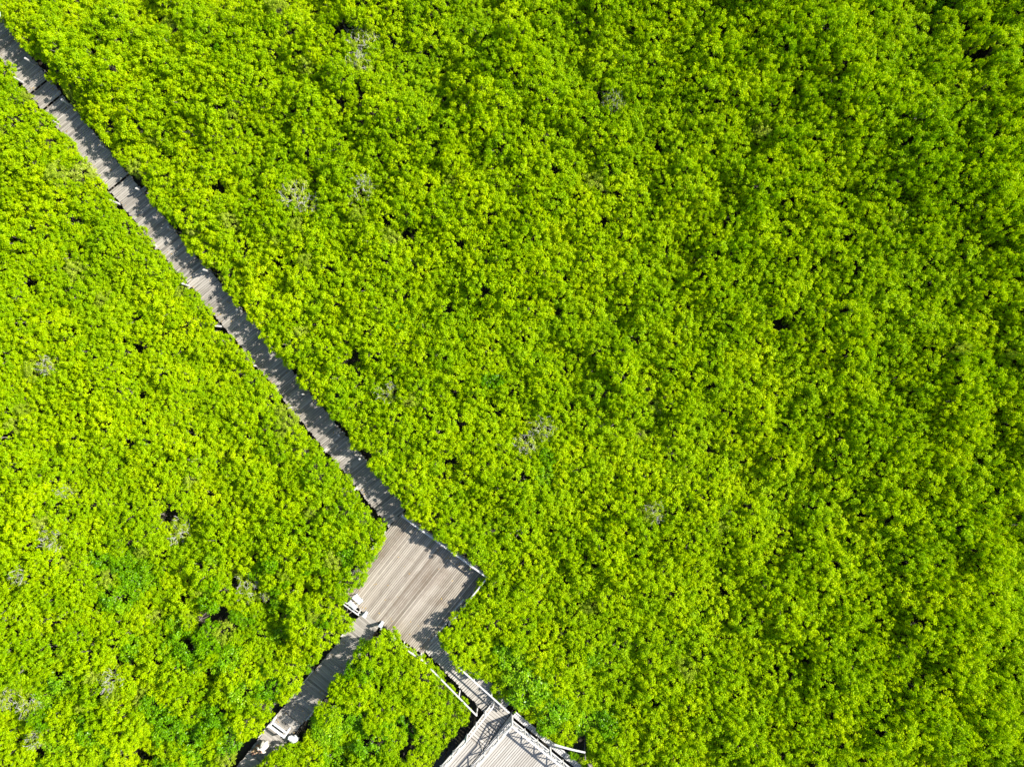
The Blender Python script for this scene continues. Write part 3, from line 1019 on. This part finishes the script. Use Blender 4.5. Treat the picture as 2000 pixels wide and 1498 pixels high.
_lat = {}
def hashv(i, j, s):
    k = (i, j, s)
    if k not in _lat: _lat[k] = random.Random(i * 73856093 ^ j * 19349663 ^ s * 83492791).random()
    return _lat[k]
def vnoise(x, y, s):
    i, j = math.floor(x), math.floor(y)
    u, v = x - i, y - j
    u, v = u * u * (3 - 2 * u), v * v * (3 - 2 * v)
    return (hashv(i, j, s) * (1 - u) + hashv(i + 1, j, s) * u) * (1 - v) + (hashv(i, j + 1, s) * (1 - u) + hashv(i + 1, j + 1, s) * u) * v

def rel_long(px, py): return (px - cA[0]) * nA[0] + (py - cA[1]) * nA[1]
def top_height(x, y):
    px, py = P(x, y, 3)
    am = 1 + .25 * min(1, max(0, (px - 1200) / 700)) + .9 * min(1, max(0, (420 - py) / 420)) * min(1, max(0, (1500 - px) / 600)) + .8 * min(1, max(0, (py - 850) / 300)) * min(1, max(0, (760 - px) / 200))
    h = 3.0 + am * (1.2 * (vnoise(x * .13, y * .13, 1) - .5) + 1.4 * (vnoise(x * .40, y * .40, 2) - .5))
    h += am * .6 * (vnoise(x * .85, y * .85, 3) - .5)
    h += 1.3 * min(1, max(0, (px - 1150) / 700)) + .8 * max(0, (900 - py) / 900) * max(0, min(1, (px - 450) / 400))
    return h

trees = []          # x, y, R, top, kind, label, group, forced
grid = {}
CELL = 2.2
def near(x, y, R, f):
    gi, gj = int(x // CELL), int(y // CELL)
    for a in range(gi - 2, gi + 3):
        for b in range(gj - 2, gj + 3):
            for t in grid.get((a, b), ()):
                if math.hypot(t[0] - x, t[1] - y) < (t[2] + R) * f: return True
    return False
def put(x, y, R, top, kind, label=None, group=None):
    t = [x, y, R, top, kind, label, group]
    trees.append(t)
    grid.setdefault((int(x // CELL), int(y // CELL)), []).append(t)

def ok_place(x, y, R, top, slack=.84):
    zc = top - .7 * R
    px, py = P(x, y, zc)
    r = R * F_PX / (CAM_Z - zc)
    d, w = deck_dist(px, py)
    if d < r * slack: return False
    # the trunk itself must clear the decks, and the crown's plan outline too (so it does not grow through the boards)
    gx, gy = P(x, y, 1.0)
    if deck_dist(gx, gy)[0] < (10 if R > .8 else 4): return False
    for (gx_, gy_, gr) in GAPS:
        if math.hypot(px - gx_, py - gy_) < gr * 1.1 + r * .76: return False
    return True

SPECIAL = [
    (906, 1262, 1.50, 'gold', "large round yellow-green mangrove crown right of the railed walkway's start", None),
    (684, 1126, 1.35, 'gold', "yellow-green mangrove overlapping the platform's upper left edge", None),
    (762, 1263, 1.25, 'gold', "yellow-green mangrove spilling over the platform's lower handrail, right of the short walkway", None),
    (702, 742, 1.30, 'gold', "rounded mangrove crown just below the dark cleft near the boardwalk's middle", None),
    (475, 562, 1.30, 'gold', "broad bright mangrove crown against the boardwalk's right side, halfway down it", None),
    (1572, 604, 1.35, 'gold', "domed mangrove crown standing slightly apart in the right half of the canopy", None),
    # px, py, R, kind, label, group
    (1003, 1296, 1.25, 'green', None, "darker green mangroves right of the railed walkway"),
    (1040, 1338, 1.5, 'green', None, "darker green mangroves right of the railed walkway"),
    (1080, 1385, 1.3, 'green', None, "darker green mangroves right of the railed walkway"),
    (985, 1272, .9, 'green', None, "darker green mangroves right of the railed walkway"),
    (1060, 1425, 1.1, 'green', None, "darker green mangroves right of the railed walkway"),
    (1150, 1405, 1.25, 'green', "darker green leafy mangrove above the dead grey stump by the raised deck", None),
    (1120, 1475, .8, 'green', "small green bush under the white pole at the raised deck", None),
    (655, 1345, 1.1, 'green', None, "darker green mangroves between the two lower walkways"),
    (690, 1395, 1.45, 'green', None, "darker green mangroves between the two lower walkways"),
    (640, 1420, 1.3, 'green', None, "darker green mangroves between the two lower walkways"),
    (725, 1450, 1.45, 'green', None, "darker green mangroves between the two lower walkways"),
    (660, 1475, 1.3, 'green', None, "darker green mangroves between the two lower walkways"),
    (790, 1405, 1.1, 'green', None, "darker green mangroves between the two lower walkways"),
    (405, 1232, 1.2, 'green', None, "glossy dark green mangroves in the lower left canopy"),
    (372, 1272, 1.35, 'green', None, "glossy dark green mangroves in the lower left canopy"),
    (440, 1290, 1.0, 'green', None, "glossy dark green mangroves in the lower left canopy"),
    (330, 1420, 1.45, 'green', None, "glossy dark green mangroves in the lower left canopy"),
    (383, 1440, 1.4, 'green', None, "glossy dark green mangroves in the lower left canopy"),
    (425, 1395, 1.25, 'green', None, "glossy dark green mangroves in the lower left canopy"),
    (300, 1385, 1.1, 'green', None, "glossy dark green mangroves in the lower left canopy"),
    (470, 1355, 1.1, 'green', None, "glossy dark green mangroves in the lower left canopy"),
    (395, 1490, 1.2, 'green', None, "glossy dark green mangroves in the lower left canopy"),
    (450, 1440, 1.1, 'green', None, "glossy dark green mangroves in the lower left canopy"),
    (520, 1340, 1.1, 'green', None, "glossy dark green mangroves in the lower left canopy"),
    (130, 1325, 1.4, 'green', None, "glossy dark green mangroves in the lower left canopy"),
    (98, 1362, 1.25, 'green', None, "glossy dark green mangroves in the lower left canopy"),
    (170, 1395, 1.1, 'green', None, "glossy dark green mangroves in the lower left canopy"),
    (228, 1165, 1.2, 'green', None, "glossy dark green mangroves in the lower left canopy"),
    (255, 1140, .9, 'green', None, "glossy dark green mangroves in the lower left canopy"),
    (200, 1095, .9, 'green', None, "glossy dark green mangroves in the lower left canopy"),
    (480, 1210, .9, 'green', None, "glossy dark green mangroves in the lower left canopy"),
    (290, 1110, .7, 'green', "small blue-green mangrove in the yellow canopy, left of the L-shaped run of dark gaps", None),
    (780, 630, .75, 'green', "bright blue-green mangrove right of the dark cleft near the long boardwalk's middle", None),
    (905, 662, .6, 'green', "smallest blue-green mangrove set in the middle of the yellow canopy", None),
    (957, 746, .75, 'green', "blue-green mangrove nearest the centre of the photo", None),
    (1068, 893, .6, 'green', "upper of two blue-green mangroves above the platform's right corner", None),
    (1064, 930, .75, 'green', "lower of two blue-green mangroves above the platform's right corner", None),
    (425, 102, .65, 'green', "small deep green mangrove high in the upper left canopy", None),
    (1985, 112, 1.35, 'green', None, "dark green mangroves in the top right corner"),
    (1955, 150, 1.2, 'green', None, "dark green mangroves in the top right corner"),
    (1925, 68, 1.0, 'green', None, "dark green mangroves in the top right corner"),
    (1842, 8, .8, 'green', "bright green bush with bare stems cut by the top edge, near the right corner", None),
    (705, 83, 1.5, 'dull', "dull olive mangrove with grey twigs beside the dark cleft near the top edge", None),
    (698, 130, 1.2, 'dull', "dull olive mangrove just below the twiggy one beside the top edge cleft", None),
    (570, 382, 1.35, 'dull', "dull half bare mangrove with grey twigs right of the boardwalk's upper half", None),
    (612, 402, 1.1, 'dull', "dull twiggy mangrove touching the half bare one on its right", None),
    (705, 372, 1.1, 'dull', "pale twiggy mangrove crown standing alone above the middle of the canopy", None),
    (215, 1328, 1.15, 'dull', "whitish grey twigged mangrove among the dark green trees at lower left", None),
    (490, 1140, 1.35, 'dull', "pale twiggy mangrove left of the platform, above the dark gaps", None),
    (520, 1165, .9, 'dull', "small pale twiggy mangrove at the lower right of the larger one left of the platform", None),
    (58, 1380, 1.2, 'dull', None, "pale twiggy mangroves along the lower left edge"),
    (12, 1362, 1.0, 'dull', None, "pale twiggy mangroves along the lower left edge"),
    (70, 1440, 1.1, 'dull', None, "pale twiggy mangroves along the lower left edge"),
    (130, 962, 1.25, 'dull', "dull twiggy mangrove left of the boardwalk beside two dark gaps", None),
    (100, 1050, 1.2, 'dull', "dull twiggy mangrove below the pair of dark gaps at the left", None),
    (358, 1040, 1.25, 'dull', "pale twiggy mangrove just below the widest dark gap left of the platform", None),
    (45, 1125, 1.0, 'dull', "pale twiggy mangrove at the left edge beside a small dark hole", None),
    (95, 715, 1.0, 'dull', "pale twiggy mangrove high in the canopy left of the boardwalk", None),
    (1200, 200, 1.1, 'dull', "dull twiggy mangrove in the upper canopy right of the top edge cleft", None),
    (1030, 865, 1.2, 'dull', None, "faded mangroves in the canopy centre"),
    (1060, 835, 1.1, 'dull', None, "faded mangroves in the canopy centre"),
    (760, 770, 1.1, 'dull', None, "faded mangroves in the canopy centre"),
    (1275, 1000, 1.0, 'dull', "faded twiggy mangrove in the canopy right of the platform's upper corner", None),
]
GROUP_LABEL = {
    "darker green mangroves right of the railed walkway": "darker green glossy leaved mangrove in the patch right of the railed walkway",
    "darker green mangroves between the two lower walkways": "darker green mangrove in the stand between the short walkway and the raised deck",
    "glossy dark green mangroves in the lower left canopy": "glossy dark green mangrove among the yellow ones left of the short walkway",
    "dark green mangroves in the top right corner": "dark green mangrove in shade beside the black gaps at the top right corner",
    "pale twiggy mangroves along the lower left edge": "pale twiggy mangrove close to the lower left edge",
    "faded mangroves in the canopy centre": "faded olive mangrove with thin foliage near the canopy's centre",
}
for (px, py, R, kind, label, group) in SPECIAL:
    p0 = W(px, py, 2.6)
    top = min(top_height(p0.x, p0.y), 3.9) - (.25 if kind == 'green' else 0)
    if kind == 'green': R *= 1.2
    p = W(px, py, top - .5 * R)
    for k in range(14 if kind != 'gold' else 0):
        if ok_place(p.x, p.y, R, top, .80): break
        R *= .93
    put(p.x, p.y, R, top, kind, label or GROUP_LABEL[group], group)

XM, YM = 50.5, 39.5
tries = 0
for rnd, (rlo, rhi, f, N) in enumerate(((1.15, 1.5, .62, 9000), (.8, 1.15, .56, 45000), (.58, .82, .54, 90000), (.40, .60, .56, 90000))):
    for k in range(N):
        x, y = random.uniform(-XM, XM), random.uniform(-YM, YM)
        R = random.uniform(rlo, rhi)
        if rnd == 0 and random.random() > .35 + .5 * vnoise(x * .06, y * .06, 5): continue
        if near(x, y, R, f): continue
        top = top_height(x, y) + .35 * (R - .9) + random.uniform(-.22, .24)
        gx, gy = P(x, y, 2.0)
        dd, w = deck_dist(gx, gy)
        if dd < 55:                                   # lower at the edge of the decks
            lim = (2.7 + 1.0 * min(1, max(0, (gy - 520) / 120)) * (1 if rel_long(gx, gy) > 0 else .3), 3.2, (5.2 if gy < 1385 else 3.0) if gx - 610 > -(gy - 1340) * .84 else 3.2, 2.9 if gx < 925 and gy < 1330 else 2.0, 2.1)[w]
            if (w == 2 and lim > 5) or (w == 0 and lim > 3.3): top = max(top, lim - (.6 if w == 2 else .35) + random.uniform(-.3, .1))
            top = min(top, lim + .2 * random.random() + max(0, dd - 32) * .04)
        if not ok_place(x, y, R, top): continue
        kind = 'gold'
        if R < 1.15:
            q = random.random()
            if q < .05 and gx < 760: kind = 'dull'
            elif q < .012: kind = 'dull'
            elif q > .72 and ((gy > 1060 and gx < 740) or (gy > 1270 and 960 < gx < 1230)) and vnoise(x * .25, y * .25, 9) > .47: kind = 'green'
        put(x, y, R, top, kind)

# ------------------------------------------------------------------ which of them are individuals
def screen(t):
    zc = t[3] - .7 * t[2]
    px, py = P(t[0], t[1], zc)
    return px, py, t[2] * F_PX / (CAM_Z - zc)
inview = []
for i, t in enumerate(trees):
    px, py, r = screen(t)
    if -r * .5 < px < 2000 + r * .5 and -r * .5 < py < 1498 + r * .5:
        inview.append((r + (100 if t[5] else 0), i))
inview.sort(reverse=True)
indiv = set(i for _, i in inview[:300])

ORD = "first second third fourth fifth sixth seventh eighth ninth tenth eleventh twelfth thirteenth fourteenth fifteenth sixteenth seventeenth eighteenth nineteenth twentieth".split()
edge_r, edge_l = [], []
for i in sorted(indiv):
    t = trees[i]
    if t[5]: continue
    px, py, r = screen(t)
    if t[4] == 'green':
        t[5], t[6] = GROUP_LABEL["glossy dark green mangroves in the lower left canopy"], "glossy dark green mangroves in the lower left canopy"
        continue
    if t[4] == 'dull':
        t[5], t[6] = "thin olive mangrove with bare twigs scattered among the dense yellow-green crowns", "thin olive mangroves"
        continue
    d, w = deck_dist(px, py)
    rel = ((px - cA[0]) * nA[0] + (py - cA[1]) * nA[1])
    al = ((px - cA[0]) * dA[0] + (py - cA[1]) * dA[1])
    if d < r * 1.25 and w == 0:
        (edge_r if rel > 0 else edge_l).append((-al, i))
    elif d < r * 1.35 and w == 1:
        t[5] = "yellow-green mangrove crowding the edge of the square platform"; t[6] = "mangroves round the square platform"
    elif d < r * 1.35 and w == 2:
        t[5] = "yellow-green mangrove leaning over the edge of the short shaded walkway"; t[6] = "mangroves along the short walkway"
    elif d < r * 1.35 and w in (3, 4):
        t[5] = "yellow-green mangrove beside the handrails between platform and raised deck"; t[6] = "mangroves along the railed walkway"
    elif rel < 0 or (py > 1200 and px < 700):
        t[5] = "rounded yellow-green mangrove in the unbroken canopy left of the boardwalk"; t[6] = "yellow-green mangroves left of the boardwalk"
    elif px > 1560 and py < 620:
        t[5] = "tall yellow mangrove with a shaded left side in the upper right canopy"; t[6] = "tall mangroves in the upper right"
    elif px > 1450 and py > 900:
        t[5] = "round yellow-green mangrove crown in the lower right canopy"; t[6] = "round mangroves in the lower right"
    elif py < 420:
        t[5] = "yellow-green mangrove in the canopy along the top of the photo"; t[6] = "mangroves along the top"
    else:
        t[5] = "yellow-green mangrove in the even canopy right of the boardwalk"; t[6] = "yellow-green mangroves right of the boardwalk"
for lst, side in ((edge_r, "right"), (edge_l, "left")):
    lst.sort()
    for k, (_, i) in enumerate(lst):
        o = ORD[k] if k < len(ORD) else "farthest"
        trees[i][5] = "yellow-green mangrove on the long boardwalk's %s edge, %s large crown up from the platform" % (side, o)
        trees[i][6] = "mangroves along the long boardwalk"
# where a group turned out to hold one tree only it needs no group
def pick(t, i):
    r = random.Random(i * 31 + 5)
    if t[4] == 'green': return r.choice(GREENS)
    if t[4] == 'dull': return r.choice(DULLS)
    return r.choice(BIG) if t[2] > 1.15 else r.choice(SMALL)

first = {}
for i in sorted(indiv):
    t = trees[i]
    pr = pick(t, i)
    rz = random.Random(i).uniform(0, 6.283)
    s = t[2] / pr['R']
    sz = t[3] / pr['top']
    key = id(pr)
    if key not in first:
        root = empty("mangrove_tree")
        tr = link(bpy.data.objects.new("trunk", pr['trunk']), root)
        cr = link(bpy.data.objects.new("crown", pr['crown']), root)
        kids = [tr, cr]
        if pr['twigs']:
            kids.append(link(bpy.data.objects.new("bare_twigs", pr['twigs']), root))
        first[key] = (root, kids)
    else:
        src, kids = first[key]
        root = src.copy()
        COL.objects.link(root)
        for c in kids:
            cc = c.copy()
            COL.objects.link(cc)
            cc.parent = root
    root.location = (t[0], t[1], 0)
    root.rotation_euler = (0, 0, rz)
    root.scale = (s, s, sz)
    for k in ("group",):
        if k in root: del root[k]
    tag(root, t[5], "mangrove tree", t[6])

# ------------------------------------------------------------------ the rest of the forest: one object
stuff_protos = SMALL + BIG[:4] + GREENS[:2] + DULLS[:2]
pc = bpy.data.collections.new("canopy_sources")
def joined(pr, k):
    bm = bmesh.new()
    bm.from_mesh(pr['crown'])
    me_ = bpy.data.meshes.new("canopy_source")
    # crown with its attribute, then the trunk as second material
    a = pr['crown']; b = pr['trunk']
    va = np.empty(len(a.vertices) * 3, np.float32); a.vertices.foreach_get("co", va)
    vb = np.empty(len(b.vertices) * 3, np.float32); b.vertices.foreach_get("co", vb)
    na_, nb2 = len(a.vertices), len(b.vertices)
    fa = np.arange(na_).reshape(-1, 4)
    fb = np.array([tuple(p.vertices) for p in b.polygons]) + na_
    F = np.concatenate([fa, fb])
    me_.vertices.add(na_ + nb2)
    me_.vertices.foreach_set("co", np.concatenate([va, vb]))
    me_.loops.add(F.size)
    me_.loops.foreach_set("vertex_index", F.astype(np.int32).ravel())
    me_.polygons.add(len(F))
    me_.polygons.foreach_set("loop_start", np.arange(0, F.size, 4, dtype=np.int32))
    me_.materials.append(a.materials[0]); me_.materials.append(M_BARK)
    mi = np.zeros(len(F), np.int32); mi[len(fa):] = 1
    me_.polygons.foreach_set("material_index", mi)
    ta = np.empty(len(fa), np.float32); a.attributes["tint"].data.foreach_get("value", ta)
    at = me_.attributes.new("tint", 'FLOAT', 'FACE')
    at.data.foreach_set("value", np.concatenate([ta, np.zeros(len(fb), np.float32)]))
    me_.update(calc_edges=True)
    bm.free()
    o = bpy.data.objects.new("canopy_source_%02d" % k, me_)
    pc.objects.link(o)
for k, pr in enumerate(stuff_protos): joined(pr, k)

rest = [(i, t) for i, t in enumerate(trees) if i not in indiv]
me = bpy.data.meshes.new("mangrove_canopy")
me.from_pydata([(t[0], t[1], 0) for _, t in rest], [], [])
pid, scl, rot = [], [], []
for i, t in rest:
    r = random.Random(i * 17 + 3)
    if t[4] == 'green': k = len(SMALL) + 4 + r.randrange(2)
    elif t[4] == 'dull': k = len(SMALL) + 6 + r.randrange(2)
    elif t[2] > 1.15: k = len(SMALL) + r.randrange(4)
    else: k = r.randrange(len(SMALL))
    pr = stuff_protos[k]
    pid.append(k); rot.append(r.uniform(0, 6.283))
    s = t[2] / pr['R']
    scl += [s, s, t[3] / pr['top']]
a = me.attributes.new("pid", 'INT', 'POINT'); a.data.foreach_set("value", pid)
a = me.attributes.new("rotz", 'FLOAT', 'POINT'); a.data.foreach_set("value", rot)
a = me.attributes.new("scl", 'FLOAT_VECTOR', 'POINT'); a.data.foreach_set("vector", scl)
can = link(bpy.data.objects.new("mangrove_canopy", me))
tag(can, "the rest of the dense yellow-green mangrove canopy filling the ground between the walkways", "mangrove canopy", None, "stuff")
ng = bpy.data.node_groups.new("canopy_nodes", 'GeometryNodeTree')
ng.interface.new_socket("Geometry", in_out='INPUT', socket_type='NodeSocketGeometry')
ng.interface.new_socket("Geometry", in_out='OUTPUT', socket_type='NodeSocketGeometry')
gi = ng.nodes.new("NodeGroupInput"); go = ng.nodes.new("NodeGroupOutput")
ip = ng.nodes.new("GeometryNodeInstanceOnPoints")
ci = ng.nodes.new("GeometryNodeCollectionInfo")
ci.inputs["Collection"].default_value = pc
ci.inputs["Separate Children"].default_value = True
ci.inputs["Reset Children"].default_value = True
def nattr(name, ty):
    n_ = ng.nodes.new("GeometryNodeInputNamedAttribute")
    n_.data_type = ty
    n_.inputs["Name"].default_value = name
    return n_.outputs["Attribute"]
cx = ng.nodes.new("ShaderNodeCombineXYZ")
ng.links.new(nattr("rotz", 'FLOAT'), cx.inputs[2])
ng.links.new(gi.outputs[0], ip.inputs["Points"])
ng.links.new(ci.outputs[0], ip.inputs["Instance"])
ip.inputs["Pick Instance"].default_value = True
ng.links.new(nattr("pid", 'INT'), ip.inputs["Instance Index"])
ng.links.new(cx.outputs[0], ip.inputs["Rotation"])
ng.links.new(nattr("scl", 'FLOAT_VECTOR'), ip.inputs["Scale"])
ng.links.new(ip.outputs[0], go.inputs[0])
md = can.modifiers.new("canopy", 'NODES')
md.node_group = ng
print("TREES", len(trees), "in view", len(inview), "rest", len(rest))
